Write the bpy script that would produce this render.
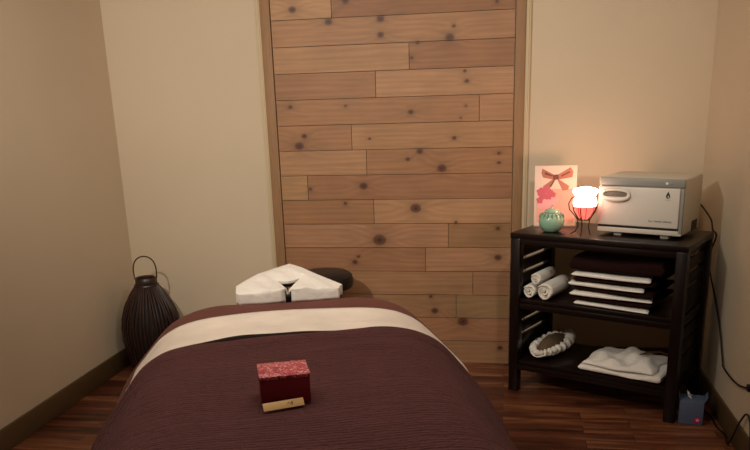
import bpy, bmesh, math, random
from mathutils import Vector, Matrix
random.seed(7)
for ob in list(bpy.data.objects): bpy.data.objects.remove(ob)
SC = bpy.context.scene
COL = SC.collection
PI = math.pi

# ------------------------------------------------------------------ camera
F_PX, YAW, PITCH, ROLL, CAM_H, PP_Y = 771.9, .17355, .2937, -.0316, 1.585, 333.0
cy_, sy_, cp_, sp_ = math.cos(YAW), math.sin(YAW), math.cos(PITCH), math.sin(PITCH)
fwd = Vector((-sy_*cp_, cy_*cp_, -sp_)); rgt = Vector((cy_, sy_, 0)); upv = rgt.cross(fwd)
r2 = rgt*math.cos(ROLL) + upv*math.sin(ROLL); u2 = -rgt*math.sin(ROLL) + upv*math.cos(ROLL)
cd = bpy.data.cameras.new('camera'); cam = bpy.data.objects.new('camera', cd); COL.objects.link(cam)
M = Matrix((r2, u2, -fwd)).transposed().to_4x4(); M.translation = Vector((0, 0, CAM_H)); cam.matrix_world = M
cd.sensor_fit = 'HORIZONTAL'; cd.sensor_width = 36; cd.lens = F_PX/750*36
cd.shift_x = 0; cd.shift_y = (PP_Y-225)/750; cd.clip_start = .02
SC.camera = cam
# ------------------------------------------------------------------ world, lights, exposure
w = bpy.data.worlds.new('world'); SC.world = w; w.use_nodes = True
w.node_tree.nodes['Background'].inputs[0].default_value = (.9, .75, .55, 1)
w.node_tree.nodes['Background'].inputs[1].default_value = .02
SC.view_settings.view_transform = 'Standard'; SC.view_settings.look = 'None'
SC.view_settings.gamma = 1; SC.view_settings.use_curve_mapping = False
SC.view_settings.exposure = 0.78
def light(name, kind, loc, energy, color, size=.1, target=None, size_y=None, spread=None):
    l = bpy.data.lights.new(name, kind); l.energy = energy; l.color = color
    if kind == 'AREA':
        l.size = size
        if size_y: l.shape = 'RECTANGLE'; l.size_y = size_y
        if spread: l.spread = spread
    else: l.shadow_soft_size = size
    o = bpy.data.objects.new(name, l); COL.objects.link(o); o.location = loc
    if target: o.rotation_euler = (Vector(target)-Vector(loc)).to_track_quat('-Z', 'Y').to_euler()
    return o
WARM = (1, .925, .815)
def spot(name, loc, target, energy, cone, blend=.9, size=.05):
    o = light(name, 'SPOT', loc, energy, WARM, size, target); o.data.spot_size = math.radians(cone); o.data.spot_blend = blend; return o
light('ceiling_fill', 'AREA', (-.7, 2.2, 2.46), 11, WARM, 1.6, (-.7, 2.2, 0), 1.2)  # soft fill added below the ceiling, no fixture of the room
spot('track_spot_left', (-1.60, 1.55, 2.36), (-1.0, 4.58, 1.85), 92, 100)
spot('track_spot_right', (.36, 2.2, 2.38), (-.45, 4.58, 1.75), 28, 105)

# ------------------------------------------------------------------ helpers
def lin(c):
    return tuple(((v/255)/12.92 if v/255 <= .04045 else (((v/255)+.055)/1.055)**2.4) for v in c)
def mat(name, rgb, rough=.6, metal=0, var=0, vscale=8, bump=0, bscale=60, emis=None, estr=0, spec=.5, stretch=None, coat=0, trans=0, alpha=1, sheen=0):
    m = bpy.data.materials.new(name); m.use_nodes = True; nt = m.node_tree; N = nt.nodes; L = nt.links
    b = N['Principled BSDF']; c = lin(rgb)
    b.inputs['Base Color'].default_value = (*c, 1); b.inputs['Roughness'].default_value = rough
    b.inputs['Metallic'].default_value = metal; b.inputs['Specular IOR Level'].default_value = spec
    b.inputs['Coat Weight'].default_value = coat; b.inputs['Transmission Weight'].default_value = trans
    b.inputs['Alpha'].default_value = alpha; b.inputs['Sheen Weight'].default_value = sheen
    if emis: b.inputs['Emission Color'].default_value = (*lin(emis), 1); b.inputs['Emission Strength'].default_value = estr
    tc = N.new('ShaderNodeTexCoord'); mp = N.new('ShaderNodeMapping'); L.new(tc.outputs['Object'], mp.inputs[0])
    if stretch: mp.inputs['Scale'].default_value = stretch
    if var:
        n = N.new('ShaderNodeTexNoise'); n.inputs['Scale'].default_value = vscale; n.inputs['Detail'].default_value = 4
        L.new(mp.outputs[0], n.inputs['Vector'])
        r = N.new('ShaderNodeMapRange'); r.inputs[1].default_value = .25; r.inputs[2].default_value = .75
        r.inputs[3].default_value = 1-var; r.inputs[4].default_value = 1+var; L.new(n.outputs[0], r.inputs[0])
        x = N.new('ShaderNodeVectorMath'); x.operation = 'SCALE'; x.inputs[0].default_value = c; L.new(r.outputs[0], x.inputs['Scale'])
        L.new(x.outputs[0], b.inputs['Base Color'])
    if bump:
        n = N.new('ShaderNodeTexNoise'); n.inputs['Scale'].default_value = bscale; n.inputs['Detail'].default_value = 5
        L.new(mp.outputs[0], n.inputs['Vector'])
        bp = N.new('ShaderNodeBump'); bp.inputs['Strength'].default_value = bump; bp.inputs['Distance'].default_value = .01
        L.new(n.outputs[0], bp.inputs['Height']); L.new(bp.outputs[0], b.inputs['Normal'])
    return m
class MB:
    def __init__(s): s.bm = bmesh.new()
    def box(s, x0, x1, y0, y1, z0, z1, bev=0, seg=2, rot=None, at=None):
        g = bmesh.ops.create_cube(s.bm, size=1); vs = g['verts']
        for v in vs: v.co = Vector(((x0+x1)/2+v.co.x*(x1-x0), (y0+y1)/2+v.co.y*(y1-y0), (z0+z1)/2+v.co.z*(z1-z0)))
        if bev:
            es = list({e for v in vs for e in v.link_edges})
            r = bmesh.ops.bevel(s.bm, geom=es, offset=bev, segments=seg, profile=.5, affect='EDGES')
            vs = list({v for f in r['faces'] for v in f.verts} | {v for v in vs if v.is_valid})
        if rot is not None:
            bmesh.ops.rotate(s.bm, verts=vs, cent=at or Vector(((x0+x1)/2, (y0+y1)/2, (z0+z1)/2)), matrix=rot)
        return vs
    def grid(s, fn, nu, nv, cu=False, cv=False):
        R = [[s.bm.verts.new(fn(i/(nu if cu else nu-1), j/(nv if cv else nv-1))) for j in range(nv)] for i in range(nu)]
        for i in range(nu if cu else nu-1):
            for j in range(nv if cv else nv-1):
                a, b_, c, d = R[i][j], R[(i+1) % nu][j], R[(i+1) % nu][(j+1) % nv], R[i][(j+1) % nv]
                try: s.bm.faces.new((a, b_, c, d))
                except ValueError: pass
        return R
    def tube(s, pts, r, n=8, closed=False, cap=True):
        pts = [Vector(p) for p in pts]; k = len(pts); rr = r if isinstance(r, (list, tuple)) else [r]*k
        rings = []; prev = None
        for i, p in enumerate(pts):
            a = pts[(i-1) % k] if (closed or i) else p; b_ = pts[(i+1) % k] if (closed or i < k-1) else p
            t = (b_-a).normalized()
            if prev is None: x = t.orthogonal().normalized()
            else: x = (prev - t*prev.dot(t)).normalized()
            prev = x; y = t.cross(x)
            rings.append([s.bm.verts.new(p+rr[i]*(x*math.cos(2*PI*j/n)+y*math.sin(2*PI*j/n))) for j in range(n)])
        for i in range(k if closed else k-1):
            A, B = rings[i], rings[(i+1) % k]
            for j in range(n): s.bm.faces.new((A[j], A[(j+1) % n], B[(j+1) % n], B[j]))
        if cap and not closed:
            s.bm.faces.new(rings[0][::-1]); s.bm.faces.new(rings[-1])
    def lathe(s, prof, n=32, c=(0, 0, 0), wob=None):
        rings = []
        for (r, z) in prof:
            if r < 1e-5: rings.append([s.bm.verts.new((c[0], c[1], c[2]+z))])
            else: rings.append([s.bm.verts.new((c[0]+r*(wob(j/n) if wob else 1)*math.cos(2*PI*j/n), c[1]+r*(wob(j/n) if wob else 1)*math.sin(2*PI*j/n), c[2]+z)) for j in range(n)])
        for A, B in zip(rings, rings[1:]):
            for j in range(n):
                a = A[j % len(A)]; b_ = A[(j+1) % len(A)]; c_ = B[(j+1) % len(B)]; d = B[j % len(B)]
                f = [x for i, x in enumerate((a, b_, c_, d)) if x not in (a, b_, c_, d)[:i]]
                if len(f) > 2: s.bm.faces.new(f)
    def poly(s, pts, th, axis=Vector((0, 0, 1))):
        a = [s.bm.verts.new(Vector(p)) for p in pts]; b_ = [s.bm.verts.new(Vector(p)+axis*th) for p in pts]
        s.bm.faces.new(a[::-1]); s.bm.faces.new(b_)
        for i in range(len(a)): s.bm.faces.new((a[i], a[(i+1) % len(a)], b_[(i+1) % len(a)], b_[i]))
    def build(s, name, m, parent=None, label=None, smooth=True, solid=0, subsurf=0, loc=None, rz=None, norm=True):
        bm = s.bm
        if norm: bmesh.ops.recalc_face_normals(bm, faces=bm.faces)
        bm.normal_update()
        if smooth:
            for f in bm.faces: f.smooth = True
            for e in bm.edges:
                if len(e.link_faces) == 2 and e.calc_face_angle(0) > math.radians(42): e.smooth = False
        me = bpy.data.meshes.new(name); bm.to_mesh(me); bm.free(); me.materials.append(m)
        o = bpy.data.objects.new(name, me); COL.objects.link(o)
        if parent: o.parent = parent
        if label: o['label'] = label
        if loc is not None: o.location = loc
        if rz is not None: o.rotation_euler = (0, 0, rz)
        if solid:
            md = o.modifiers.new('thickness', 'SOLIDIFY'); md.thickness = solid; md.offset = 0
        if subsurf:
            md = o.modifiers.new('smooth', 'SUBSURF'); md.levels = subsurf; md.render_levels = subsurf
        return o
def tag(o, label, cat, group=None):
    o['label'] = label; o['category'] = cat
    if group: o['group'] = group
    return o
def thing(name, label, cat, loc=(0, 0, 0), rz=0, group=None):
    o = bpy.data.objects.new(name, None); COL.objects.link(o); o.empty_display_size = .1
    o.location = loc; o.rotation_euler = (0, 0, rz)
    return tag(o, label, cat, group)
def struct(o): o['kind'] = 'structure'; return o
def text(s, size, m, name, parent, loc, rot, depth=.0006, align='LEFT'):
    cu = bpy.data.curves.new(name+'_curve', 'FONT'); cu.body = s; cu.size = size; cu.extrude = depth; cu.align_x = align
    tmp = bpy.data.objects.new('tmp', cu); COL.objects.link(tmp)
    dg = bpy.context.evaluated_depsgraph_get(); me = bpy.data.meshes.new_from_object(tmp.evaluated_get(dg))
    bpy.data.objects.remove(tmp); me.materials.clear(); me.materials.append(m)
    o = bpy.data.objects.new(name, me); COL.objects.link(o); o.parent = parent; o.location = loc; o.rotation_euler = rot
    return o

# ------------------------------------------------------------------ materials
paint = mat('wall_paint', (208, 189, 162), .85, var=.03, vscale=1.5, bump=.12, bscale=260)
ceil_m = mat('ceiling_paint', (215, 200, 175), .9)
base_m = mat('baseboard_wood', (88, 68, 42), .5, var=.15, vscale=6, stretch=(1, 1, 12))
frame_m = mat('frame_wood', (150, 112, 76), .6, var=.14, vscale=9, stretch=(14, 14, 1), bump=.1, bscale=40)
casing_m = mat('casing_paint', (205, 184, 148), .6)
espresso = mat('espresso_wood', (23, 11, 8), .33, var=.15, vscale=5, stretch=(2, 2, 14), spec=.35, coat=.06)

def floor_material():
    m = bpy.data.materials.new('floor_planks'); m.use_nodes = True; nt = m.node_tree; N = nt.nodes; L = nt.links; b = N['Principled BSDF']
    tc = N.new('ShaderNodeTexCoord')
    br = N.new('ShaderNodeTexBrick'); br.offset = .37; br.offset_frequency = 2
    br.inputs['Scale'].default_value = 1; br.inputs['Brick Width'].default_value = .62; br.inputs['Row Height'].default_value = .085
    br.inputs['Mortar Size'].default_value = .0012; br.inputs['Color1'].default_value = (0, 0, 0, 1); br.inputs['Color2'].default_value = (1, 1, 1, 1); br.inputs['Mortar'].default_value = (0, 0, 0, 1)
    L.new(tc.outputs['Object'], br.inputs[0])
    mp = N.new('ShaderNodeMapping'); mp.inputs['Scale'].default_value = (1.2, 16, 1); L.new(tc.outputs['Object'], mp.inputs[0])
    add = N.new('ShaderNodeVectorMath'); add.operation = 'MULTIPLY_ADD'; add.inputs[1].default_value = (7, 3, 5)
    L.new(br.outputs['Color'], add.inputs[0]); L.new(mp.outputs[0], add.inputs[2])
    n = N.new('ShaderNodeTexNoise'); n.inputs['Scale'].default_value = 2.0; n.inputs['Detail'].default_value = 6; n.inputs['Distortion'].default_value = .6
    L.new(add.outputs[0], n.inputs['Vector'])
    mx = N.new('ShaderNodeMath'); mx.operation = 'MULTIPLY_ADD'; mx.inputs[1].default_value = .34; L.new(br.outputs['Color'], mx.inputs[0])
    m2 = N.new('ShaderNodeMath'); m2.operation = 'MULTIPLY'; m2.inputs[1].default_value = .95; L.new(n.outputs[0], m2.inputs[0]); L.new(m2.outputs[0], mx.inputs[2])
    cr = N.new('ShaderNodeValToRGB'); e = cr.color_ramp.elements
    e[0].position = .30; e[0].color = (*lin((30, 13, 8)), 1); e[1].position = .90; e[1].color = (*lin((146, 94, 62)), 1)
    q = cr.color_ramp.elements.new(.50); q.color = (*lin((72, 35, 22)), 1); q = cr.color_ramp.elements.new(.68); q.color = (*lin((104, 58, 37)), 1)
    L.new(mx.outputs[0], cr.inputs[0])
    mm = N.new('ShaderNodeMix'); mm.data_type = 'RGBA'; L.new(br.outputs['Fac'], mm.inputs[0]); L.new(cr.outputs[0], mm.inputs[6]); mm.inputs[7].default_value = (.006, .003, .002, 1)
    L.new(mm.outputs[2], b.inputs['Base Color']); b.inputs['Roughness'].default_value = .38
    bp = N.new('ShaderNodeBump'); bp.inputs['Strength'].default_value = .15; bp.inputs['Distance'].default_value = .004; L.new(n.outputs[0], bp.inputs['Height']); L.new(bp.outputs[0], b.inputs['Normal'])
    return m
def plank_material():
    m = bpy.data.materials.new('pine_boards'); m.use_nodes = True; nt = m.node_tree; N = nt.nodes; L = nt.links; b = N['Principled BSDF']
    at = N.new('ShaderNodeAttribute'); at.attribute_name = 'tone'
    tc = N.new('ShaderNodeTexCoord'); mp = N.new('ShaderNodeMapping'); mp.inputs['Scale'].default_value = (1.6, 1, 26); L.new(tc.outputs['Object'], mp.inputs[0])
    n = N.new('ShaderNodeTexNoise'); n.inputs['Scale'].default_value = 2.2; n.inputs['Detail'].default_value = 6; n.inputs['Distortion'].default_value = .8; L.new(mp.outputs[0], n.inputs['Vector'])
    r = N.new('ShaderNodeMapRange'); r.inputs[1].default_value = .25; r.inputs[2].default_value = .75; r.inputs[3].default_value = .86; r.inputs[4].default_value = 1.13; L.new(n.outputs[0], r.inputs[0])
    n2 = N.new('ShaderNodeTexNoise'); n2.inputs['Scale'].default_value = 5; n2.inputs['Detail'].default_value = 3; L.new(tc.outputs['Object'], n2.inputs['Vector'])
    r3 = N.new('ShaderNodeMapRange'); r3.inputs[1].default_value = .3; r3.inputs[2].default_value = .7; r3.inputs[3].default_value = .92; r3.inputs[4].default_value = 1.08; L.new(n2.outputs[0], r3.inputs[0])
    mu = N.new('ShaderNodeMath'); mu.operation = 'MULTIPLY'; L.new(r.outputs[0], mu.inputs[0]); L.new(r3.outputs[0], mu.inputs[1])
    x = N.new('ShaderNodeVectorMath'); x.operation = 'SCALE'; L.new(at.outputs['Color'], x.inputs[0]); L.new(mu.outputs[0], x.inputs['Scale'])
    L.new(x.outputs[0], b.inputs['Base Color']); b.inputs['Roughness'].default_value = .55
    bp = N.new('ShaderNodeBump'); bp.inputs['Strength'].default_value = .1; bp.inputs['Distance'].default_value = .003; L.new(n.outputs[0], bp.inputs['Height']); L.new(bp.outputs[0], b.inputs['Normal'])
    return m

# ------------------------------------------------------------------ room shell
XL, XR, YB, YF, ZC = -2.3815, 1.066, 4.579, -1.2, 2.5
def slab(name, x0, x1, y0, y1, z0, z1, m):
    b = MB(); b.box(x0, x1, y0, y1, z0, z1); return struct(b.build(name, m, smooth=False))
slab('floor', XL-.1, XR+.1, YF-.1, YB+.1, -.1, 0, floor_material())
slab('ceiling', XL-.1, XR+.1, YF-.1, YB+.1, ZC, ZC+.1, ceil_m)
slab('wall_left', XL-.1, XL, YF, YB, 0, ZC, paint)
slab('wall_right', XR, XR+.1, YF, YB, 0, ZC, paint)
slab('wall_back', XL-.1, XR+.1, YB, YB+.1, 0, ZC, paint)
slab('wall_front', XL-.1, XR+.1, YF-.1, YF, 0, ZC, paint)
def baseboard(name, x0, x1, y0, y1, n):
    b = MB(); b.box(x0, x1, y0, y1, 0, .1225, bev=.004); struct(b.build(name, base_m))
baseboard('baseboard_left', XL, XL+.014, YF, YB-.014, (1, 0))
baseboard('baseboard_right', XR-.014, XR, YF, YB-.014, (1, 0))
PL, PR = -1.344, .026                                                # the pine boards lie between these
baseboard('baseboard_back_left', XL, PL-.088, YB-.014, YB, 0)
baseboard('baseboard_back_right', PR+.088, XR, YB-.014, YB, 0)
for k, (x0, x1, m, d) in enumerate(((PL-.062, PL-.004, frame_m, .026), (PR+.004, PR+.058, frame_m, .026), (PL-.088, PL-.062, casing_m, .016), (PR+.058, PR+.086, casing_m, .016))):
    b = MB(); b.box(x0, x1, YB-d, YB, 0, ZC, bev=.003)
    if m is casing_m: b.box((x0+x1)/2-.004, (x0+x1)/2+.004, YB-d-.005, YB-d+.002, 0, ZC, bev=.002)
    struct(b.build('trim_%d' % (k+1), m))

# pine board panel between the trims: each board modelled, knots and tone in the boards' own colour
KN = [(-0.908, 2.116, 0.022), (-0.073, 2.073, 0.012), (-1.216, 2.084, 0.025), (-1.01, 2.011, 0.025), (-0.713, 2.014, 0.025), (-0.715, 1.93, 0.022), (-0.328, 1.901, 0.028), (-0.306, 1.959, 0.012), (-0.507, 1.88, 0.012), (-0.542, 1.802, 0.012), (-0.245, 1.722, 0.012), (-0.234, 1.668, 0.015), (-1.261, 1.557, 0.015), (-0.931, 1.554, 0.009), (-0.552, 1.51, 0.019), (-0.239, 1.534, 0.009), (-0.267, 1.469, 0.009), (-1.22, 1.333, 0.031), (-1.186, 1.39, 0.019), (-0.796, 1.367, 0.009), (-0.304, 1.361, 0.015), (-0.503, 1.29, 0.022), (-0.574, 1.246, 0.015), (-0.376, 1.191, 0.031), (-0.05, 1.27, 0.012), (-0.049, 1.217, 0.012), (-0.841, 1.094, 0.028), (-1.167, 1.08, 0.012), (-0.532, 0.961, 0.037), (-0.955, 0.994, 0.012), (-0.754, 0.772, 0.046), (-0.049, 0.839, 0.015), (-0.295, 0.876, 0.012), (-0.91, 0.636, 0.019), (-0.887, 0.67, 0.012), (-0.046, 0.666, 0.025), (-0.424, 0.334, 0.025), (-0.252, 0.267, 0.037), (-0.447, 0.423, 0.012), (-0.025, 0.104, 0.019)]
JOINT = {-1: -.991, 1: -.556, 2: -.751, 3: -.163, 4: -.902, 5: -.818, 6: -1.181, 7: -.783, 8: -.339, 9: -.476, 10: -.193}
TONE = {(-1, 0): (178, 134, 92), (-1, 1): (146, 100, 62), (0, 0): (166, 121, 82), (1, 0): (172, 128, 88), (1, 1): (152, 106, 70), (2, 0): (158, 112, 76), (2, 1): (176, 131, 92),
        (3, 0): (164, 118, 80), (3, 1): (170, 125, 88), (4, 0): (162, 116, 80), (4, 1): (170, 126, 86), (5, 0): (174, 130, 92), (5, 1): (162, 116, 78), (6, 0): (172, 130, 90), (6, 1): (156, 110, 76),
        (7, 0): (160, 115, 78), (7, 1): (176, 132, 94), (8, 0): (170, 124, 90), (8, 1): (152, 112, 74), (9, 0): (158, 112, 78), (9, 1): (172, 126, 90), (10, 0): (164, 120, 84), (10, 1): (160, 116, 82)}
def pine_panel():
    bm = bmesh.new(); lay = bm.verts.layers.float_color.new('tone')
    rnd = random.Random(3); G = .0016; P = .145
    for k in range(-4, 14):
        z1 = (14-k)*P; z0 = z1-P
        if k == 13: z0 = 0
        if z0 > ZC: continue
        z1 = min(z1, ZC)
        xs = [PL, JOINT[k], PR] if k in JOINT else ([PL, PR] if k in (0, 12) else [PL, rnd.uniform(-1.1, -.2), PR])
        for s in range(len(xs)-1):
            base = TONE.get((k, s)) or tuple(v+rnd.randint(-7, 7) for v in (164, 119, 82)); c = Vector(lin(base))
            a0, a1, b0, b1 = xs[s]+(G if s else 0), xs[s+1]-(G if s < len(xs)-2 else 0), z0+G, z1-G
            nx = max(2, int((a1-a0)/.0055)); nz = 28; dy = rnd.uniform(0, .0025)
            kn = [q for q in KN if a0-.05 < q[0] < a1+.05 and b0-.05 < q[1] < b1+.05]
            ph = rnd.uniform(0, 9); R = []
            for i in range(nx+1):
                row = []
                for j in range(nz+1):
                    x = a0+(a1-a0)*i/nx; z = b0+(b1-b0)*j/nz
                    v = bm.verts.new((x, YB-.014-dy, z)); zz = z; dark = 0.
                    for (kx, kz, kr) in kn:
                        ex, ez = (x-kx)/1.25, z-kz; d = math.hypot(ex, ez)/kr
                        zz += kr*1.3*math.copysign(math.exp(-d*d/6), ez)
                        dark = max(dark, 1/(1+math.exp(min(50, (d-.72)*9)))*(.92+.08*math.sin(d*13)), .24*math.exp(-abs(d-.9)*1.3))
                    g = .5+.5*math.sin(zz*210+ph+2.2*math.sin(x*1.7+ph)+math.sin(zz*61+x*3))
                    cc = c*(.90+.14*g-.10*max(0, math.sin(zz*130+math.sin(x*2.3+ph)*1.5+ph)-.8)); kc = Vector(lin((66, 28, 14)))
                    cc = cc*(1-dark)+kc*dark
                    v[lay] = (*cc, 1); row.append(v)
                R.append(row)
            for i in range(nx):
                for j in range(nz): bm.faces.new((R[i][j], R[i+1][j], R[i+1][j+1], R[i][j+1]))
            dk = (*(c*.35), 1)                                         # board edges give each board its thickness
            loop = [R[i][0] for i in range(nx+1)]+[R[nx][j] for j in range(1, nz+1)]+[R[i][nz] for i in range(nx-1, -1, -1)]+[R[0][j] for j in range(nz-1, 0, -1)]
            bk = []
            for v in loop:
                q = bm.verts.new((v.co.x, YB-.001, v.co.z)); q[lay] = dk; bk.append(q)
            for i in range(len(loop)):
                j = (i+1) % len(loop); bm.faces.new((loop[j], loop[i], bk[i], bk[j]))
    bm.normal_update()
    me = bpy.data.meshes.new('wall_center'); bm.to_mesh(me); bm.free(); me.materials.append(plank_material())
    o = bpy.data.objects.new('wall_center', me); COL.objects.link(o); struct(o)
    o['label'] = 'accent panel of horizontal knotty pine boards in the back wall'
pine_panel()

# ------------------------------------------------------------------ massage table and bedding
TH = math.radians(18)
tv = Vector((-math.sin(TH), math.cos(TH), 0)); cv = Vector((math.cos(TH), math.sin(TH), 0))
def tw(t, c, z=0): v = tv*t+cv*c; return Vector((v.x, v.y, z))
TC, CC = 2.25, .07                                                    # table centre along and across
TL0, TL1 = 1.28-TC, 3.19-TC                                           # local y of foot end and head end
tloc = tw(TC, CC)
vinyl = mat('black_vinyl', (22, 20, 20), .42, bump=.08, bscale=90)
beech = mat('table_leg_wood', (92, 56, 34), .5, var=.12, vscale=7, stretch=(3, 3, 14))
table = thing('massage_table', 'massage table under brown bedding, its head end towards the pine panel', 'massage table', tloc, TH)
b = MB(); b.box(-.36, .36, TL0+.02, TL1-.02, .685, .76, bev=.03, seg=4); b.build('padded_top', vinyl, table)
b = MB(); b.box(-.34, .34, TL0+.04, TL1-.04, .60, .684, bev=.004); b.build('frame', beech, table)
for sx in (-1, 1):
    for y in (TL0+.16, TL1-.16):
        b = MB(); b.box(sx*.31-.022, sx*.31+.022, y-.03, y+.03, 0, .60, bev=.004); b.build('leg', beech, table)
# face cradle: horseshoe cushion on an arm at the head end
b = MB(); pts = []
for i in range(25):
    a = math.radians(-62+i*304/24); pts.append((.105*math.sin(PI+a)*-1*1.0, 0, 0))
pts = []
for i in range(25):
    a = math.radians(-180+i*360/24)                                   # 0 = away from the table
    y = 3.375-TC+.115*math.cos(a); x = .01+.125*math.sin(a)
    pts.append((x, y, .765+.16*(y-(3.22-TC))))
b.tube(pts[:-1], .036, 12, closed=True); cr = b.build('face_cradle', vinyl, table)
b = MB()
for sx in (-.1, .1): b.tube([(sx, TL1-.12, .70), (sx, TL1+.2, .715)], .010, 8)
b.build('cradle_arm', mat('aluminium', (150, 150, 150), .35, metal=1), cr)

G_D = [0, .06, .12, .16, .20, .25, .31, .38, .47, .60, .75, .95]
G_H = [0, .06, .110, .142, .172, .205, .243, .290, .350, .375, .395, .40]
G_Z = [0, .003, .012, .028, .052, .090, .138, .196, .280, .400, .545, .73]
def interp(xs, ys, x):
    if x <= xs[0]: return ys[0]
    for a, b_, c, d in zip(xs, xs[1:], ys, ys[1:]):
        if x <= b_:
            f = (x-a)/(b_-a); return c+(d-c)*f
    return ys[-1]+(ys[-1]-ys[-2])/(xs[-1]-xs[-2])*(x-xs[-1])
def sm(ys):                                                           # smooth the table of the drape
    n = 96; D = G_D[-1]; raw = [interp(G_D, ys, D*i/n) for i in range(n+1)]
    for _ in range(12): raw = [raw[0]]+[(raw[i-1]+2*raw[i]+raw[i+1])/4 for i in range(1, n)]+[raw[-1]]
    return raw
GH, GZ = sm(G_H), sm(G_Z); GX = [G_D[-1]*i/96 for i in range(97)]
ZT = .770; CW = .30; CY0, CY1 = TL0+.02, 3.19-TC
def drape(p, q, e):                                                   # p across, q along: a cloth lying on the table and hanging over it
    rr = .07
    cx = max(-(CW-rr), min(CW-rr, p)); cy = max(CY0+rr, min(CY1-rr, q)); dx, dy = p-cx, q-cy; d = math.hypot(dx, dy)
    wav = .004*math.sin(p*9+q*4)+.003*math.sin(q*11-p*5)
    if d <= rr: return Vector((p, q, ZT+e+wav*.6))
    nx, ny = dx/d, dy/d; s = d-rr; h = interp(GX, GH, s); z = interp(GX, GZ, s)
    h *= 1+(.24*nx if nx > 0 else -.08*nx)*max(0, min(1, (q+TC-2.0)/1.0))
    k = 1-.45*abs(ny)                                                 # the ends hang steeper than the sides
    fold = .010*max(0, s-.35)*math.sin(q*17+p*13)*6
    return Vector((cx+nx*(rr+h*k+e*min(1, s*5)+fold*.2), cy+ny*(rr+h*k+e*min(1, s*5)), ZT+e*max(0, 1-s*2.2)-z*(1+.10*abs(ny))+wav*.6))
def cloth_mat(name, rgb, kind, rough=.9):
    m = bpy.data.materials.new(name); m.use_nodes = True; nt = m.node_tree; N = nt.nodes; L = nt.links; b = N['Principled BSDF']
    b.inputs['Roughness'].default_value = rough; b.inputs['Sheen Weight'].default_value = .25; b.inputs['Sheen Roughness'].default_value = .5
    b.inputs['Specular IOR Level'].default_value = .2
    b.inputs['Sheen Tint'].default_value = (*lin(tuple(min(255, v+60) for v in rgb)), 1)
    uv = N.new('ShaderNodeUVMap'); uv.uv_map = 'UVMap'; c = lin(rgb)
    n = N.new('ShaderNodeTexNoise'); n.inputs['Scale'].default_value = 6; n.inputs['Detail'].default_value = 5; L.new(uv.outputs[0], n.inputs['Vector'])
    r = N.new('ShaderNodeMapRange'); r.inputs[1].default_value = .3; r.inputs[2].default_value = .7; r.inputs[3].default_value = .9; r.inputs[4].default_value = 1.1; L.new(n.outputs[0], r.inputs[0])
    x = N.new('ShaderNodeVectorMath'); x.operation = 'SCALE'; x.inputs[0].default_value = c; L.new(r.outputs[0], x.inputs['Scale'])
    bp = N.new('ShaderNodeBump'); bp.inputs['Distance'].default_value = .005
    if kind == 'quilt':                                               # close stitched channels crossed by wider rows
        def wave(d, sc, dist):
            wv = N.new('ShaderNodeTexWave'); wv.bands_direction = d; wv.inputs['Scale'].default_value = sc; wv.inputs['Distortion'].default_value = dist
            wv.inputs['Detail'].default_value = 2; wv.inputs['Detail Scale'].default_value = 3; L.new(uv.outputs[0], wv.inputs['Vector']); return wv
        w1, w2 = wave('Y', 21, 3.5), wave('X', 7, .8)
        br = N.new('ShaderNodeTexBrick'); br.inputs['Scale'].default_value = 1; br.inputs['Brick Width'].default_value = .11; br.inputs['Row Height'].default_value = .07
        br.inputs['Mortar Size'].default_value = .007; br.inputs['Mortar Smooth'].default_value = .6; L.new(uv.outputs[0], br.inputs[0])
        a = N.new('ShaderNodeMath'); a.operation = 'MULTIPLY_ADD'; a.inputs[1].default_value = .3; L.new(w2.outputs['Fac'], a.inputs[0]); L.new(w1.outputs['Fac'], a.inputs[2])
        a2 = N.new('ShaderNodeMath'); a2.operation = 'MULTIPLY_ADD'; a2.inputs[1].default_value = -.9; L.new(br.outputs['Fac'], a2.inputs[0]); L.new(a.outputs[0], a2.inputs[2])
        n3 = N.new('ShaderNodeTexNoise'); n3.inputs['Scale'].default_value = 22; n3.inputs['Detail'].default_value = 6; n3.inputs['Distortion'].default_value = .5
        mp3 = N.new('ShaderNodeMapping'); mp3.inputs['Scale'].default_value = (1, 2.6, 1); L.new(uv.outputs[0], mp3.inputs[0]); L.new(mp3.outputs[0], n3.inputs['Vector'])
        a3 = N.new('ShaderNodeMath'); a3.operation = 'MULTIPLY_ADD'; a3.inputs[1].default_value = 4.0; L.new(n3.outputs[0], a3.inputs[0]); L.new(a2.outputs[0], a3.inputs[2])
        bp.inputs['Strength'].default_value = .75; L.new(a3.outputs[0], bp.inputs['Height'])
        r2_ = N.new('ShaderNodeMapRange'); r2_.inputs[3].default_value = .96; r2_.inputs[4].default_value = 1.03; L.new(w1.outputs['Fac'], r2_.inputs[0])
        y = N.new('ShaderNodeVectorMath'); y.operation = 'SCALE'; L.new(x.outputs[0], y.inputs[0]); L.new(r2_.outputs[0], y.inputs['Scale']); x = y
    else:
        n2 = N.new('ShaderNodeTexNoise'); n2.inputs['Scale'].default_value = 120 if kind == 'plain' else 45; L.new(uv.outputs[0], n2.inputs['Vector'])
        bp.inputs['Strength'].default_value = .2 if kind == 'plain' else .5; L.new(n2.outputs[0], bp.inputs['Height'])
    L.new(x.outputs[0], b.inputs['Base Color']); L.new(bp.outputs[0], b.inputs['Normal'])
    return m
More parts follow.
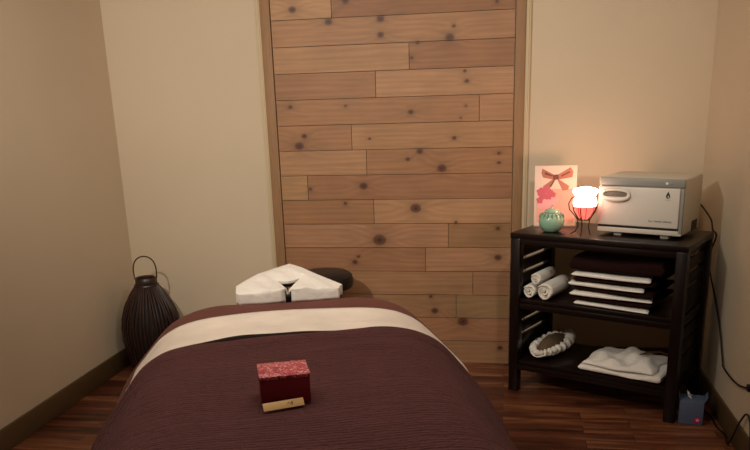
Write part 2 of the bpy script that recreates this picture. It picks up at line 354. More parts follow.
def cloth(name, m, rows, nq, pmax, e, solid, parent=None, npx=90, edge=None, pmin=None):
    """rows(p) -> (q0, q1) for each position across"""
    bm = bmesh.new(); uvl = bm.loops.layers.uv.new('UVMap'); R = []
    for i in range(npx+1):
        lo = -pmax if pmin is None else pmin; p = lo+(pmax-lo)*i/npx; q0, q1 = rows(p); col = []
        for j in range(nq+1):
            f = j/nq; q = q0+(q1-q0)*f
            v = bm.verts.new(drape(p, q, e+(edge(p, f) if edge else 0))); col.append((v, (p, q)))
        R.append(col)
    for i in range(npx):
        for j in range(nq):
            f = bm.faces.new([R[a][c][0] for a, c in ((i, j), (i+1, j), (i+1, j+1), (i, j+1))]); f.smooth = True
            for lp, (a, c) in zip(f.loops, ((i, j), (i+1, j), (i+1, j+1), (i, j+1))): lp[uvl].uv = R[a][c][1]
    me = bpy.data.meshes.new(name); bm.to_mesh(me); bm.free(); me.materials.append(m)
    o = bpy.data.objects.new(name, me); COL.objects.link(o); o.location = tloc; o.rotation_euler = (0, 0, TH)
    md = o.modifiers.new('thickness', 'SOLIDIFY'); md.thickness = solid; md.offset = 1
    return o
brown = cloth_mat('brown_blanket_cloth', (100, 60, 52), 'fleece')
white = cloth_mat('cream_sheet_cloth', (240, 225, 210), 'plain', .8)
plum = cloth_mat('brown_quilt_cloth', (86, 49, 49), 'quilt')
o = cloth('table_blanket', brown, lambda p: (TL0-.25, 3.10-TC+.30), 60, 1.0, 0, .004)
tag(o, 'brown fleece blanket covering the massage table, seen beyond the cream sheet', 'blanket')
def sheet_rows(p):
    a = max(0, abs(p)-.34)
    return (2.56-TC-.10*a+.10*max(-.36, min(.36, p)), 3.02-TC-.35*min(p*p, .2)-.05*a+.005*math.sin(p*5+1))
o = cloth('flat_sheet', white, sheet_rows, 18, .74, .009, .005, pmin=-.64, edge=lambda p, f: .005*math.exp(-((f-.42)/.08)**2))
tag(o, 'cream folded sheet lying as a band across the head of the table', 'sheet')
def quilt_rows(p):
    a = max(0, abs(p)-.34)
    return (TL0-.42, 2.640-TC-.12*a+.09*max(-.5, min(.5, p))-.008*math.sin(p*4+.6)-.005*math.sin(p*17))
def quilt_edge(p, f):
    e = 0
    if f > .93: e += .012*math.sin((f-.93)/.07*PI)*(.6+.4*math.sin(p*13+1))     # raised hem
    e += .007*math.exp(-((f-.86-.02*math.sin(p*6))/.018)**2)*(.5+.5*math.sin(p*9))
    return e
o = cloth('quilt', plum, quilt_rows, 170, .98, .017, .010, edge=quilt_edge, npx=120)
def hem_shade_rows(p):  # near-black strip stands in for the shade between sheet and quilt hem
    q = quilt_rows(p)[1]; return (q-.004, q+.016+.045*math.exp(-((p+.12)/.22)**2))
hem_shade = cloth('quilt_hem_shade', cloth_mat('hem_shade_cloth', (24, 10, 10), 'fleece'), hem_shade_rows, 4, .98, .0150, .006, npx=120, edge=lambda p, f: .004*math.sin(f*3.1)+.003*math.sin(p*23)*f)
hem_shade.parent = o; hem_shade.location = (0, 0, 0); hem_shade.rotation_euler = (0, 0, 0); hem_shade['label'] = 'dark strip standing in for the shade along the head edge of the quilt'
tag(o, 'dark plum brown quilt spread over the massage table up to the cream sheet', 'quilt')

# white cover over the face cradle
cover_m = mat('white_cover_cloth', (228, 220, 210), .85, bump=.5, bscale=28, sheen=.2)
outer = [(.075, 3.205), (-.04, 3.20), (-.118, 3.205), (-.130, 3.225), (-.130, 3.31), (-.085, 3.385), (-.036, 3.455), (.03, 3.51), (.112, 3.575), (.165, 3.51), (.222, 3.41), (.275, 3.325), (.322, 3.25), (.308, 3.235), (.306, 3.215), (.30, 3.205), (.22, 3.20), (.10, 3.205)]
inner = [(.084, 3.205), (.082, 3.22), (.074, 3.26), (.062, 3.30), (.050, 3.335), (.056, 3.345), (.075, 3.338), (.094, 3.335), (.115, 3.342), (.140, 3.360), (.150, 3.362), (.140, 3.335), (.122, 3.30), (.108, 3.265), (.098, 3.235), (.092, 3.215), (.090, 3.205), (.089, 3.205)]
def zpl(c, t): return .800+.12*(t-3.17)
b = MB(); NR = 12
def cov(a, r):
    k = a*(len(outer)-1); i = min(int(k), len(outer)-2); f = k-i
    oc = [outer[i][m]*(1-f)+outer[i+1][m]*f for m in (0, 1)]; ic = [inner[i][m]*(1-f)+inner[i+1][m]*f for m in (0, 1)]
    if r > .8:                                                        # skirt tucked down around the cushion
        s = (r-.8)/.2; c_, t_ = oc; z = zpl(c_, t_)-.045*s; t_ += (3.3-t_)*.10*s*(1 if t_ > 3.23 else 0); h = 0
    elif r < .15:
        s = 1-r/.15; c_, t_ = ic; z = zpl(c_, t_)-.012*s; h = 0
    else:
        s = (r-.15)/.65; c_ = ic[0]+(oc[0]-ic[0])*s; t_ = ic[1]+(oc[1]-ic[1])*s; z = zpl(c_, t_); h = .012*math.sin(PI*s)+.003*math.sin(c_*70+t_*40)*math.sin(PI*s)
    return tw(t_, c_, z+h+.012)
b.grid(cov, 69, 21)
o = b.build('face_cradle_cover', cover_m, solid=.004); tag(o, 'white pointed cover with a small dark opening on the face cradle', 'cover')

# box and card on the quilt
QZ = .801
floral = bpy.data.materials.new('red_floral_paper'); floral.use_nodes = True
nt = floral.node_tree; N = nt.nodes; L = nt.links; bb = N['Principled BSDF']; tc = N.new('ShaderNodeTexCoord')
vo = N.new('ShaderNodeTexNoise'); vo.inputs['Scale'].default_value = 60; vo.inputs['Detail'].default_value = 4; vo.inputs['Distortion'].default_value = 2.5; L.new(tc.outputs['Object'], vo.inputs['Vector'])
rp = N.new('ShaderNodeValToRGB'); e = rp.color_ramp.elements; e[0].position = .42; e[0].color = (*lin((140, 24, 44)), 1); e[1].position = .62; e[1].color = (*lin((232, 170, 165)), 1)
q = rp.color_ramp.elements.new(.52); q.color = (*lin((196, 70, 84)), 1); L.new(vo.outputs[0], rp.inputs[0]); L.new(rp.outputs[0], bb.inputs['Base Color']); bb.inputs['Roughness'].default_value = .45
maroon = mat('maroon_card', (134, 18, 46), .5, var=.05)
ang = math.radians(21)
bx = thing('gift_box', 'maroon box with a red floral lid standing on the quilt', 'box', (-.600, 1.935, QZ), ang)
b = MB(); b.box(-.067, .067, -.058, .058, 0, .072, bev=.0015); b.build('box_base', maroon, bx)
b = MB(); b.box(-.069, .069, -.060, .060, .0725, .083, bev=.002); b.build('lid', floral, bx)
gold = mat('gold_card', (250, 205, 140), .5, var=.08, vscale=30)
inkm = mat('dark_ink', (90, 50, 30), .6)
cd_ = thing('card', 'small gold card leaning on the front of the maroon box', 'card', (-.576, 1.848, QZ+.001), ang+math.radians(10))
b = MB(); b.box(-.056, .056, -.001, .001, 0, .022, bev=.0004, rot=Matrix.Rotation(math.radians(-38), 3, 'X'), at=Vector((0, 0, 0))); b.build('card_face', gold, cd_)
b = MB()
for (x0, z0, x1, z1) in ((.018, .008, .024, .016), (.024, .016, .023, .006), (.020, .011, .026, .012), (.010, .013, .016, .014)):
    R_ = Matrix.Rotation(math.radians(-38), 3, 'X'); b.tube([R_ @ Vector((x0, -.0015, z0)), R_ @ Vector((x1, -.0015, z1))], .0007, 5)
b.build('handwriting', inkm, cd_)

# ------------------------------------------------------------------ stool behind the head end
st = thing('rolling_stool', 'black round stool behind the face cradle, before the pine panel', 'stool', (-1.045, 4.30, 0))
b = MB(); b.lathe([(0, .53), (.14, .53), (.165, .545), (.172, .575), (.165, .61), (.14, .628), (.06, .634), (0, .634)], 40); b.build('seat', vinyl, st)
chrome = mat('chrome', (170, 170, 175), .2, metal=1)
b = MB(); b.lathe([(0, .12), (.028, .12), (.028, .34), (.016, .34), (.016, .528), (0, .528)], 20); b.build('gas_column', chrome, st)
b = MB()
for k in range(5):
    a = 2*PI*k/5+.3; b.tube([(.02*math.cos(a), .02*math.sin(a), .125), (.12*math.cos(a), .12*math.sin(a), .10), (.21*math.cos(a), .21*math.sin(a), .07)], [.02, .016, .012], 8)
base_o = b.build('star_base', vinyl, st)
for k in range(5):
    a = 2*PI*k/5+.3; b = MB(); R_ = Matrix.Rotation(PI/2, 3, 'Y')
    b.lathe([(0, -.012), (.022, -.012), (.027, -.006), (.027, .006), (.022, .012), (0, .012)], 16)
    bmesh.ops.rotate(b.bm, verts=b.bm.verts, cent=(0, 0, 0), matrix=R_)
    bmesh.ops.translate(b.bm, verts=b.bm.verts, vec=(.212*math.cos(a), .212*math.sin(a), .027)); b.tube([(.212*math.cos(a), .212*math.sin(a), .03), (.212*math.cos(a), .212*math.sin(a), .075)], .006, 6)
    b.build('caster', vinyl, base_o)

# ------------------------------------------------------------------ wicker lantern
wick = mat('dark_wicker', (46, 25, 19), .40, var=.3, vscale=20, spec=.6)
ln = thing('floor_lantern', 'dark wicker lantern with a wire loop handle on the floor in the left corner', 'lantern', (-2.165, 4.31, 0))
prof = [(.125, .008), (.140, .05), (.156, .12), (.168, .20), (.173, .28), (.163, .35), (.139, .42), (.106, .48), (.078, .525), (.062, .545)]
def pr_at(z):
    return interp([q[1] for q in prof], [q[0] for q in prof], z)
b = MB(); rnd = random.Random(5); NS = 46
for k in range(NS):
    a = 2*PI*k/NS; pts = []; rad = []
    for i in range(17):
        z = .012+.533*i/16; r = pr_at(z)+.002*math.sin(i*1.3+k*2.1); aa = a+.018*math.sin(i*.5+k*1.7)
        pts.append((r*math.cos(aa), r*math.sin(aa), z)); rad.append(.0066*(.75+.5*min(1, pr_at(z)/.17)*.6))
    b.tube(pts, rad, 6)
b.build('wicker_body', wick, ln)
b = MB()
b.lathe([(0, .006), (.118, .006), (.132, .05), (.147, .12), (.158, .20), (.163, .28), (.153, .35), (.129, .42), (.096, .48), (.068, .52), (.056, .54)], 36)
b.build('inner_liner', mat('dark_liner', (22, 14, 12), .8), ln)
for z, r in ((.012, .128), (.543, .068)):
    b = MB(); b.tube([((r)*math.cos(2*PI*i/36), (r)*math.sin(2*PI*i/36), z) for i in range(36)], .007, 6, closed=True)
    b.build('hoop', wick, ln)
b = MB()
b.lathe([(.054, .54), (.064, .54), (.066, .555), (.064, .585), (.060, .590), (.052, .585), (.050, .555), (.054, .54)], 32); b.build('neck_rim', wick, ln)
b = MB(); pts = []
for i in range(29):
    a = PI*i/28; x = -.069*math.cos(a); z = .59+.128*math.sin(a)**.55; x *= (1 if z > .62 else .92+.08*(z-.56)/.06)
    pts.append((x*math.cos(.25), x*math.sin(.25), z))
pts = [(pts[0][0]*.9, pts[0][1]*.9, .572)]+pts+[(pts[-1][0]*.9, pts[-1][1]*.9, .572)]
b.tube(pts, .0042, 8); b.build('handle', mat('handle_wire', (74, 52, 34), .5, metal=.3), ln)

# ------------------------------------------------------------------ dark shelf unit
SA = -.46546; SO = Vector((.026, 4.128, 0)); fxv = Vector((math.cos(SA), math.sin(SA), 0)); dxv = Vector((-math.sin(SA), math.cos(SA), 0))
def sw(u, v, z=0): q = SO+fxv*u+dxv*v; return Vector((q.x, q.y, z))
SW, SD, SH, PW = .903, .470, .889, .052
Z1, Z2 = .530, .180
sh = thing('shelf_unit', 'dark espresso wood shelf unit with slatted sides standing across the right corner', 'shelf', SO, SA)
for (u, v) in ((0, 0), (SW-PW, 0), (0, SD-PW), (SW-PW, SD-PW)):
    b = MB(); b.box(u, u+PW, v, v+PW, 0, SH-.031, bev=.003); b.build('post', espresso, sh)
b = MB(); b.box(-.004, SW+.004, -.004, SD, SH-.03, SH, bev=.003); b.build('top', espresso, sh)
for z in (Z1, Z2):
    b = MB(); b.box(PW+.0005, SW-PW-.0005, .012, SD-.01, z-.022, z, bev=.002)
    b.box(.012, PW, PW+.001, SD-PW-.001, z-.022, z); b.box(SW-PW, SW-.012, PW+.001, SD-PW-.001, z-.022, z)
    b.build('shelf', espresso, sh)
    b = MB(); b.box(PW+.0005, SW-PW-.0005, .004, .024, z-.052, z-.0225, bev=.002); b.build('front_rail', espresso, sh)
b = MB(); b.box(PW+.0005, SW-PW-.0005, .004, .024, SH-.062, SH-.0305, bev=.002); b.build('front_rail', espresso, sh)
for uu in (.018, SW-.034):
    for (za, zb) in ((Z1, SH-.03), (Z2, Z1-.022)):
        gaps = [zb-.044-.0755*k for k in range(int((zb-.03-za)/.0755))]
        edges = [zb]+[v for g_ in gaps for v in (g_+.0085, g_-.0085)]+[za+.0005]
        for i in range(0, len(edges), 2):
            b = MB(); b.box(uu, uu+.015, PW+.0005, SD-PW-.0005, edges[i+1], edges[i]-.0005, bev=.001); b.build('side_slat', espresso, sh)
    b = MB(); b.box(uu, uu+.015, PW+.0005, SD-PW-.0005, .135, Z2-.0225, bev=.001); b.build('side_slat', espresso, sh)

# ------------------------------------------------------------------ towels on the shelves
towel = mat('white_towel', (240, 230, 216), .95, bump=.8, bscale=140, sheen=.3)
towel2 = mat('cream_cloth', (246, 238, 228), .92, bump=.5, bscale=50, sheen=.2)
def roll(u, v, z, r, L_, tilt, label, turns=3.2):
    b = MB(); n = 72
    def f(a, s):
        th_ = a*turns*2*PI+1.2; rr = r*(.16+.84*a)
        if s < .04: k = .97
        else: k = 1
        wob = 1+.03*math.sin(3*th_+s*5)
        y = (s-.02*math.sin(a*9))*L_ + .004*math.sin(th_*2)
        return Vector((rr*k*wob*math.cos(th_), y, rr*k*wob*math.sin(th_)))
    b.grid(f, n, 10)
    o = b.build('rolled_towel', towel, solid=r*.20)
    o.location = sw(u, v, z); o.rotation_euler = (0, 0, SA+tilt)
    return tag(o, label, 'towel', 'rolled white towels on the middle shelf')
roll(.094, .035, Z1+.0395, .034, .24, .05, 'rolled white towel at the far left of the middle shelf, below the smallest roll')
roll(.185, .030, Z1+.0475, .042, .27, .03, 'largest rolled white towel on the middle shelf, nearest the folded pile')
roll(.127, .040, Z1+.0395+.071, .028, .22, .04, 'small rolled white towel lying on top of the other two rolls')
def folded(name, label, cat, u0, u1, v0, v1, z0, z1, m, seed, group=None, sag=.004, rz=0):
    """folded cloth: rounded front fold, layered look, slight waviness"""
    rnd = random.Random(seed); b = MB(); ph = [rnd.uniform(0, 6) for _ in range(4)]
    W, D_, Hh = (u1-u0), (v1-v0), (z1-z0)
    def f(a, s):
        th_ = 2*PI*a; cx = math.cos(th_); cz = math.sin(th_); p = .35       # super-ellipse section in v-z
        y = D_/2*math.copysign(abs(cx)**p, cx); z = Hh/2*math.copysign(abs(cz)**.6, cz)
        e = max(0., abs(s-.5)*2-.96)/.04; sq = math.sqrt(max(0, 1-e*e*.92))
        x = (s-.5)*W
        if rz == 0 and m is towel2 and x > 0: x *= 1-.45*max(0, (y+D_/2)/D_)
        w1 = sag*math.sin(x*7+ph[0])+sag*.5*math.sin(x*17+ph[1]+y*5)
        lo = 0 if cz < 0 else 1
        return Vector((x, y*(1-.02*(1-sq))+.008*math.sin(x*9+ph[2])*(1 if y < 0 else 0), Hh/2+z*sq+w1*lo))
    R = b.grid(f, 56, 44, cu=True)
    for idx in (0, -1):
        vs = [R[i][idx] for i in range(56)]; b.bm.faces.new(vs)
    o = b.build(name, m); o.location = sw((u0+u1)/2, (v0+v1)/2, z0); o.rotation_euler = (0, 0, SA+rz)
    return tag(o, label, cat, group)
dkb = mat('dark_brown_fleece', (36, 16, 13), .95, bump=.6, bscale=60, spec=.1)
names = ['lowest', 'second lowest', 'second highest', 'topmost']
spans = [(.345, .735), (.325, .745), (.312, .705), (.325, .735)]
z = Z1+.0005
for i in range(4):
    u0, u1 = spans[i]
    folded('folded_sheet', 'folded white sheet, %s of the four white layers in the middle shelf pile' % names[i], 'sheet', u0, u1, .030, .42, z, z+.021, towel2, 10+i, 'white sheets folded in the middle shelf pile', sag=.003)
    z += .0265
    zz = z+(.0225 if i < 3 else .075)
    folded('folded_blanket', ('folded dark brown blanket lying between white sheets, %s brown layer of the pile' % names[i]) if i < 3 else 'thick folded dark brown blanket on top of the middle shelf pile', 'blanket', (.335 if i < 3 else .31), (.745 if i < 3 else .79), .038, .43, z, zz, dkb, 20+i, 'dark brown blankets folded in the middle shelf pile', sag=.0015 if i < 3 else .008)
    z = zz+.001
# crumpled folded linen on the low shelf
def linen():
    t_ = thing('folded_towel', 'crumpled folded white towels lying on the right of the lowest shelf', 'towel', sw(.61, .20, Z2+.0005), SA-.02)
    b = MB(); 
    def f(a, s):
        th_ = 2*PI*a; cx, cz = math.cos(th_), math.sin(th_); y = .185*math.copysign(abs(cx)**.4, cx); zz = .019*math.copysign(abs(cz)**.6, cz)
        x = (s-.5)*.43; e = max(0., abs(s-.5)*2-.92)/.08; sq = math.sqrt(max(0, 1-e*e*.9))
        lift = (.006*math.sin(x*11+y*9)+.005*math.sin(x*23-y*15))*(1 if cz > 0 else 0)
        return Vector((x, y*(.97+.03*sq), .0195+zz*sq+lift))
    R = b.grid(f, 56, 50, cu=True)
    for idx in (0, -1): b.bm.faces.new([R[i][idx] for i in range(56)])
    b.build('lower_fold', towel2, t_)
    b = MB()
    def g(a, s):
        x = -.20+.37*a; y = -.175+.30*s
        edge = min(1, min(a, 1-a)*7, min(s, 1-s)*7)
        h = .024*edge**.5+.016*math.exp(-((x-.03+.5*y)/.05)**2)*edge+.010*math.sin(x*27+y*22)*edge+.007*math.sin(x*51-y*33)*edge
        return Vector((x+.01*math.sin(s*9), y+.012*math.sin(a*8+1), .040+max(0, h)))
    b.grid(g, 54, 44); b.build('crumpled_fold', towel2, t_, solid=.006)
    b = MB(); b.tube([(.045, -.02, .084), (.075, .03, .090), (.12, .10, .082), (.17, .15, .050)], [.003, .005, .005, .003], 8)
    b.build('tan_band', mat('tan_cloth_band', (120, 86, 58), .9), t_, label='tan band across the towels')
linen()
# ruffled cap-like cover on the low shelf, left
cp = thing('ruffled_cover', 'white gathered cover with a ruffled rim lying at the left of the lowest shelf', 'cover', sw(.150, .205, Z2+.004), SA-.10)
b = MB()
def lens(a, s):
    th_ = 2*PI*a; r = .02+.98*s
    x = .082*r*math.cos(th_); y = .178*r*math.sin(th_)
    return Vector((x+.02*(y/.178)**2, y, .030*(r**3)+.004*(1+math.sin(th_*5))*r))
b.grid(lens, 60, 12, cu=True); b.build('flat_base', towel2, cp, solid=.005)
b = MB()
def ruff(a, s):
    th_ = 2*PI*a; ps = 2*PI*s
    cxx, cyy = .070*math.cos(th_), .160*math.sin(th_)
    rr = .021*(1+.28*math.sin(th_*23)+.12*math.sin(th_*41))*(1+.35*math.sin(th_))
    n_ = Vector((math.cos(th_)/.07, math.sin(th_)/.16, 0)).normalized()
    return Vector((cxx+.02*(cyy/.16)**2, cyy, .048+.024*max(0, math.sin(th_)-.1)))+n_*rr*math.cos(ps)+Vector((0, 0, rr*math.sin(ps)))
b.grid(ruff, 150, 12, cu=True, cv=True); b.build('ruffled_rim', towel, cp)
b = MB()
b.grid(lambda a, s: Vector((.058*math.cos(2*PI*a)*math.cos(s*PI/2)+.012, .135*math.sin(2*PI*a)*math.cos(s*PI/2)+.02, .045+.062*math.sin(s*PI/2)+.004*math.sin(a*40)*math.cos(s*PI/2))), 40, 10, cu=True)
b.build('tan_crown', mat('tan_cloth', (96, 76, 52), .9, bump=.4, bscale=50), cp, label='tan crown of the cover')

# ------------------------------------------------------------------ things on top of the shelf unit
# printed card in a clear stand
pc = thing('picture_card', 'printed card with a pink bow and flowers standing behind the green jar', 'picture', (.148, 4.335, SH+.0005), 0)
pm = mat('card_cream', (226, 196, 176), .5)
PWD, PHT = .225, .325; lean = math.radians(-8); RL = Matrix.Rotation(lean, 3, 'X')
def P3(x, y, z): return RL @ Vector((x, y, z))
b = MB(); b.box(0, PWD, 0, .004, 0.003, PHT, bev=.001, rot=RL, at=Vector((0, 0, 0))); b.build('card_sheet', pm, pc)
b = MB(); b.box(0, PWD, -.03, .05, 0, .0025); b.box(0.09, .13, .005, .055, .0025, .06, bev=.0005); b.build('stand', mat('clear_plastic', (225, 220, 215), .1, trans=.8), pc)
def flat(name, shapes, m, yy, label=None):
    b = MB()
    for pts in shapes: b.poly([P3(x, yy, z) for x, z in pts], .0006, RL @ Vector((0, -1, 0)))
    return b.build(name, m, pc, smooth=False, label=label)
pinkA = mat('print_pale_pink', (230, 162, 142), .5); pinkB = mat('print_rose', (200, 88, 104), .5); pinkC = mat('print_light_rose', (232, 165, 165), .5); bow = mat('print_copper_bow', (176, 106, 84), .5); bowd = mat('print_bow_fold', (112, 58, 46), .5)
flat('background_print', [[(.09, .02), (.212, .02), (.212, .20), (.09, .20)], [(.015, .02), (.085, .02), (.085, .10), (.015, .10)]], pinkA, -.0004)
flat('bow_print', [[(.04, .31), (.105, .275), (.11, .262), (.10, .25), (.045, .262), (.035, .285)], [(.12, .275), (.19, .315), (.205, .29), (.20, .262), (.125, .25), (.113, .262)], [(.10, .255), (.112, .25), (.075, .195), (.05, .20), (.045, .215)], [(.118, .255), (.128, .252), (.185, .215), (.18, .195), (.15, .19)]], bow, -.0008)
flat('bow_folds', [[(.095, .275), (.125, .278), (.130, .252), (.100, .248)], [(.055, .292), (.095, .272), (.09, .267), (.052, .28)], [(.14, .272), (.185, .295), (.188, .287), (.142, .265)], [(.10, .245), (.108, .245), (.088, .21), (.08, .215)]], bowd, -.0014)
rnd = random.Random(9); A_, B_ = [], []
for (cx, cz, r) in ((.035, .185, .022), (.06, .195, .02), (.082, .182, .018), (.045, .165, .02), (.075, .162, .02), (.03, .14, .018), (.10, .17, .015)):
    A_.append([(cx+r*(1+.16*math.sin(5*a))*math.cos(a), cz+r*(1+.16*math.sin(5*a))*math.sin(a)) for a in [2*PI*i/20 for i in range(20)]])
for (cx, cz, r) in ((.05, .135, .022), (.085, .135, .02), (.035, .112, .02), (.07, .112, .022), (.105, .125, .015), (.12, .14, .012)):
    B_.append([(cx+r*(1+.16*math.sin(5*a))*math.cos(a), cz+r*(1+.16*math.sin(5*a))*math.sin(a)) for a in [2*PI*i/20 for i in range(20)]])
for i, q in enumerate(A_): flat('rose_print', [q], pinkB, -.0008-.0003*i)
for i, q in enumerate(B_): flat('petal_print', [q], pinkC, -.0016-.0003*i)
# green jar
jade = mat('celadon_glaze', (146, 184, 156), .22, var=.10, vscale=14, coat=.5)
jd = mat('dark_jade_glaze', (90, 124, 98), .35, var=.2, vscale=30)
jr = thing('ceramic_jar', 'round celadon green ceramic jar in front of the picture card', 'jar', sw(.172, .120, SH+.0005))
b = MB(); b.lathe([(0, 0), (.034, 0), (.046, .006), (.062, .030), (.067, .054), (.063, .076), (.052, .092), (.040, .098), (0, .098)], 40); b.build('jar_body', jade, jr)
b = MB()
for k in range(16):
    a = 2*PI*k/16; ca, sa = math.cos(a), math.sin(a)
    b.tube([(.0645*ca, .0645*sa, .073), (.058*ca, .058*sa, .087), (.047*ca, .047*sa, .0965)], [.002, .006, .003], 6)
b.build('leaf_band', jd, jr)
b = MB(); b.lathe([(0, .0985), (.036, .0985), (.039, .104), (.032, .114), (.014, .121), (0, .122)], 32); ld = b.build('lid', jade, jr)
b = MB(); b.tube([(0, 0, .121), (.002, 0, .13), (.006, 0, .139)], [.007, .005, .007], 8); b.build('lid_knob', mat('pale_knob', (214, 176, 160), .5), ld)
# lit wire warmer
BU, BV = .374, .056
bl = thing('candle_warmer', 'small lit glass lamp in a dark wire cage between jar and towel cabinet', 'lamp', sw(BU, BV, SH+.0005), SA)
wire = mat('dark_wire', (60, 26, 22), .4, metal=.6)
b = MB()
for k in range(9):
    a = 2*PI*k/9+.35; pr_ = [(.026, .082), (.038, .100), (.054, .125), (.060, .150), (.058, .175), (.052, .192), (.053, .200)]
    b.tube([(r*math.cos(a), r*math.sin(a), z) for r, z in pr_], .0018, 6)
for r, z in ((.026, .082), (.053, .200)): b.tube([(r*math.cos(2*PI*i/28), r*math.sin(2*PI*i/28), z) for i in range(28)], .0018, 6, closed=True)
b.build('wire_cage', wire, bl)
for k in range(3):
    a = math.radians((-90, 30, 178)[k]); sc = 1.35 if k == 2 else 1
    pr_ = [(.046, .200), (.070, .188), (.086, .160), (.080, .130), (.055, .105), (.034, .082), (.030, .050), (.044, .022), (.070, .006)] if k == 2 else [(.046, .200), (.050, .185), (.058, .150), (.046, .115), (.028, .082), (.024, .050), (.028, .024), (.034, .008), (.034, .003)]
    b = MB(); b.tube([(r*math.cos(a), r*math.sin(a), z) for r, z in pr_], .0028, 8); b.build('wire_leg', wire, bl)
glassw = mat('lit_white_glass', (255, 240, 230), .3, emis=(255, 214, 190), estr=3.5)
glassr = mat('lit_red_glass', (230, 90, 80), .25, emis=(255, 92, 78), estr=1.2)
b = MB(); b.lathe([(0, .086), (.018, .088), (.033, .104), (.047, .130), (.052, .150), (.048, .150), (.036, .13), (0, .12)], 28); b.build('red_cup', glassr, bl, label='glowing red lower glass')
def fl(f): return 1+.10*math.sin(2*PI*f*7)
b = MB(); b.lathe([(0, .151), (.050, .151), (.055, .168), (.052, .188), (.046, .203), (.054, .216), (.060, .228), (.054, .238), (.040, .236), (.028, .246), (0, .248)], 84, wob=fl); b.build('white_shade', glassw, bl, label='glowing white fluted upper glass')
gl = light('warmer_glow', 'POINT', sw(BU-.01, BV+.16, SH+.27), 1.3, (1, .56, .38), .035)
gl.name = 'warmer_glow'
# towel warmer cabinet
body_m = mat('cabinet_body', (205, 196, 180), .45); door_m = mat('cabinet_door', (214, 205, 192), .38); grey_m = mat('cabinet_grey', (140, 138, 130), .45); blk = mat('black_plastic', (12, 11, 11), .5)
CU0, CU1, CV0, CV1, CZ0, CZ1 = .415, .832, .135, .455, SH+.018, SH+.292
tcb = thing('towel_warmer', 'white towel warmer cabinet with a handled front door on the shelf unit', 'cabinet', sw(CU0, CV0, SH), SA)
W_, D2, H0_, H1_ = CU1-CU0, CV1-CV0, .018, .292
b = MB(); b.box(0, W_, .012, D2, H0_, H1_, bev=.010, seg=3); b.build('body', body_m, tcb)
b = MB(); b.box(.001, W_-.001, .0, .014, H1_-.042, H1_-.002, bev=.004); b.build('control_strip', grey_m, tcb)
for i, x in enumerate((W_-.085, W_-.066)):
    b = MB(); b.box(x-.006, x+.006, -.003, .001, H1_-.028, H1_-.018, bev=.001); b.build('switch', mat('switch_white', (235, 235, 230), .4) if i == 0 else grey_m, tcb)
b = MB(); b.box(.002, W_-.018, -.012, .0115, .055, H1_-.045, bev=.006, seg=3); dr = b.build('door', door_m, tcb)
b = MB(); b.box(W_-.017, W_-.001, -.004, .0115, .03, H1_-.045, bev=.002); b.build('side_strip', grey_m, tcb)
b = MB()
def hr(a, s):                                                         # racetrack handle with a slot above its grip
    th_ = 2*PI*a; ps = 2*PI*s
    x = .066*math.copysign(abs(math.cos(th_))**.75, math.cos(th_)); z = .024*math.copysign(abs(math.sin(th_))**.8, math.sin(th_))
    rr = .0085+(.005 if math.sin(th_) < 0 else 0)*abs(math.sin(th_))
    n_ = Vector((math.cos(th_), 0, math.sin(th_)))
    return Vector((.092+x, -.018, H1_-.083+z))+n_*rr*math.cos(ps)+Vector((0, -rr*math.sin(ps), 0))
b.grid(hr, 60, 12, cu=True, cv=True); b.build('door_handle', door_m, dr)
b = MB(); b.box(.038, .146, -.0135, -.0125, H1_-.098, H1_-.066, bev=.0004); b.build('handle_recess', mat('recess_grey', (105, 95, 85), .6), dr)
b = MB(); dp = [(0, .020), (.004, .010), (.009, .001), (.010, -.006), (.007, -.012), (0, -.015), (-.007, -.012), (-.010, -.006), (-.009, .001), (-.004, .010)]
b.poly([(W_-.073+x, -.0125, H1_-.078+z) for x, z in dp], .0008, Vector((0, -1, 0))); b.build('drop_emblem', blk, dr, smooth=False)
b = MB(); b.poly([(W_-.0715+.35*x, -.0135, H1_-.083+.35*z) for x, z in dp], .0006, Vector((0, -1, 0))); b.build('drop_highlight', door_m, dr, smooth=False)
b = MB(); b.box(W_-.085, W_-.061, -.0128, -.012, H1_-.1005, H1_-.0985); b.build('emblem_line', grey_m, dr)
ink = mat('lettering_grey', (70, 62, 56), .5)
text('hot', .013, ink, 'lettering', dr, (W_-.158, -.0122, .083), (PI/2, 0, 0))
text('towel cabinet', .0155, ink, 'lettering', dr, (W_-.132, -.0122, .083), (PI/2, 0, 0))
b = MB(); b.box(.004, W_-.018, -.002, .0115, .0445, .0535); b.build('door_gap', blk, tcb)
b = MB(); b.box(.002, W_-.002, -.004, .0115, H0_+.002, .044, bev=.003); b.build('bottom_strip', body_m, tcb)
for (x, y) in ((.10, .03), (W_-.085, .03), (.10, D2-.05), (W_-.085, D2-.05)):
    b = MB(); b.box(x-.02, x+.02, y-.015, y+.015, .0006, H0_-.0002, bev=.003); b.build('foot', mat('foot_grey', (170, 165, 155), .4) if y < .1 else blk, tcb)
b = MB(); b.box(W_-.0005, W_+.0012, D2-.155, D2-.055, H0_+.004, .072); b.build('side_vent', blk, tcb)
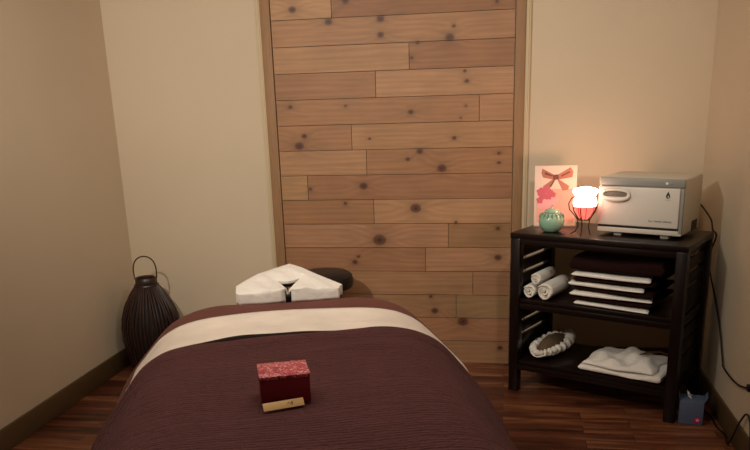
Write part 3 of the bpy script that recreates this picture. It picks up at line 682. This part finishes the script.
# power cord of the cabinet down the right wall
cordm = mat('black_cord', (16, 13, 13), .5)
def bez(ctrl, n=10):
    P = [Vector(p) for p in ctrl]; out = []
    for i in range(len(P)-1):
        p0 = P[max(0, i-1)]; p1 = P[i]; p2 = P[i+1]; p3 = P[min(len(P)-1, i+2)]
        for k in range(n):
            t = k/n; out.append(.5*((2*p1)+(-p0+p2)*t+(2*p0-5*p1+4*p2-p3)*t*t+(-p0+3*p1-3*p2+p3)*t**3))
    return out+[P[-1]]
b = MB(); s0 = sw(CU1-.05, CV1+.007, SH+.13)
b.tube(bez([s0, s0+dxv*.02+fxv*.03+Vector((0, 0, .01)), sw(.88, .47, SH+.065), sw(.900, .452, SH+.012), sw(.922, .44, SH-.02), (1.050, 4.21, .72), (1.052, 4.02, .56), (1.055, 3.90, .44), (1.055, 3.80, .31), (1.055, 3.77, .285), (1.056, 3.62, .28), (1.057, 3.50, .293), (1.057, 3.36, .335), (1.057, 3.32, .35)]), .0042, 8)
cdo = b.build('power_cord', cordm); tag(cdo, 'black power cord running from the towel cabinet down the right wall', 'cord')
b = MB(); b.box(XR-.006, XR-.0005, 3.27, 3.345, .30, .42, bev=.002); ou = b.build('wall_outlet', mat('outlet_plate', (200, 188, 165), .5)); tag(ou, 'wall outlet plate low on the right wall at the photo edge', 'outlet')
b = MB(); b.box(XR-.034, XR-.0065, 3.305, 3.335, .335, .365, bev=.005); pl = b.build('plug', cordm); tag(pl, 'black plug of the power cord at the right wall outlet', 'plug')
b = MB(); b.tube(bez([(1.02, 3.90, .005), (1.035, 3.80, .005), (1.03, 3.70, .005), (1.045, 3.60, .005), (1.03, 3.50, .006), (1.034, 3.45, .06), (1.045, 3.40, .16), (1.05, 3.34, .22), (1.05, 3.28, .20), (1.045, 3.22, .08), (1.04, 3.16, .005), (1.0, 2.9, .005)]), .0045, 8)
tag(b.build('extension_cord', cordm), 'black cord looping on the floor below the right wall baseboard', 'cord')

# ------------------------------------------------------------------ tissue box on the floor
tb = thing('tissue_box', 'pale blue grey tissue box on the floor beside the shelf unit', 'tissue box', (.925, 3.775, .0005), math.radians(-12))
blue = mat('pale_blue_card', (92, 106, 132), .55, var=.06)
b = MB(); b.box(-.056, .056, -.056, .056, 0, .118, bev=.002); b.build('carton', blue, tb)
b = MB()
for (x, y, dx_, dy_) in ((.056, 0, .014, 0), (-.056, 0, -.006, 0)):
    b = MB(); b.poly([(x, -.05, .119), (x, .05, .119), (x+dx_, .045, .142), (x+dx_, -.045, .142)], .001, Vector((1, 0, 0)))
    b.build('open_flap', blue, tb, smooth=False)
b = MB()
b.grid(lambda a, s: Vector((-.012+.030*(a-.5)*(1-.5*s)+.012*math.sin(s*3+a*4), .012*math.sin(a*7)*(1-s*.3), .1185+.042*s*(1-.5*abs(a-.35)*2))), 14, 8)
b.build('tissue', mat('tissue_white', (225, 225, 230), .9), tb, solid=.0012)
b = MB(); b.poly([(.030+.017*math.cos(2*PI*i/24), -.0562, .026+.017*math.sin(2*PI*i/24)) for i in range(24)], .0008, Vector((0, -1, 0))); b.build('round_sticker', mat('magenta_sticker', (190, 30, 95), .5), tb, smooth=False, label='magenta round sticker with a pink flower')
b = MB(); b.poly([(.031+.0075*(1+.35*math.sin(5*2*PI*i/30))*math.cos(2*PI*i/30), -.0571, .027+.0075*(1+.35*math.sin(5*2*PI*i/30))*math.sin(2*PI*i/30)) for i in range(30)], .0005, Vector((0, -1, 0))); b.build('sticker_flower', mat('sticker_pink', (245, 180, 205), .5), tb, smooth=False)
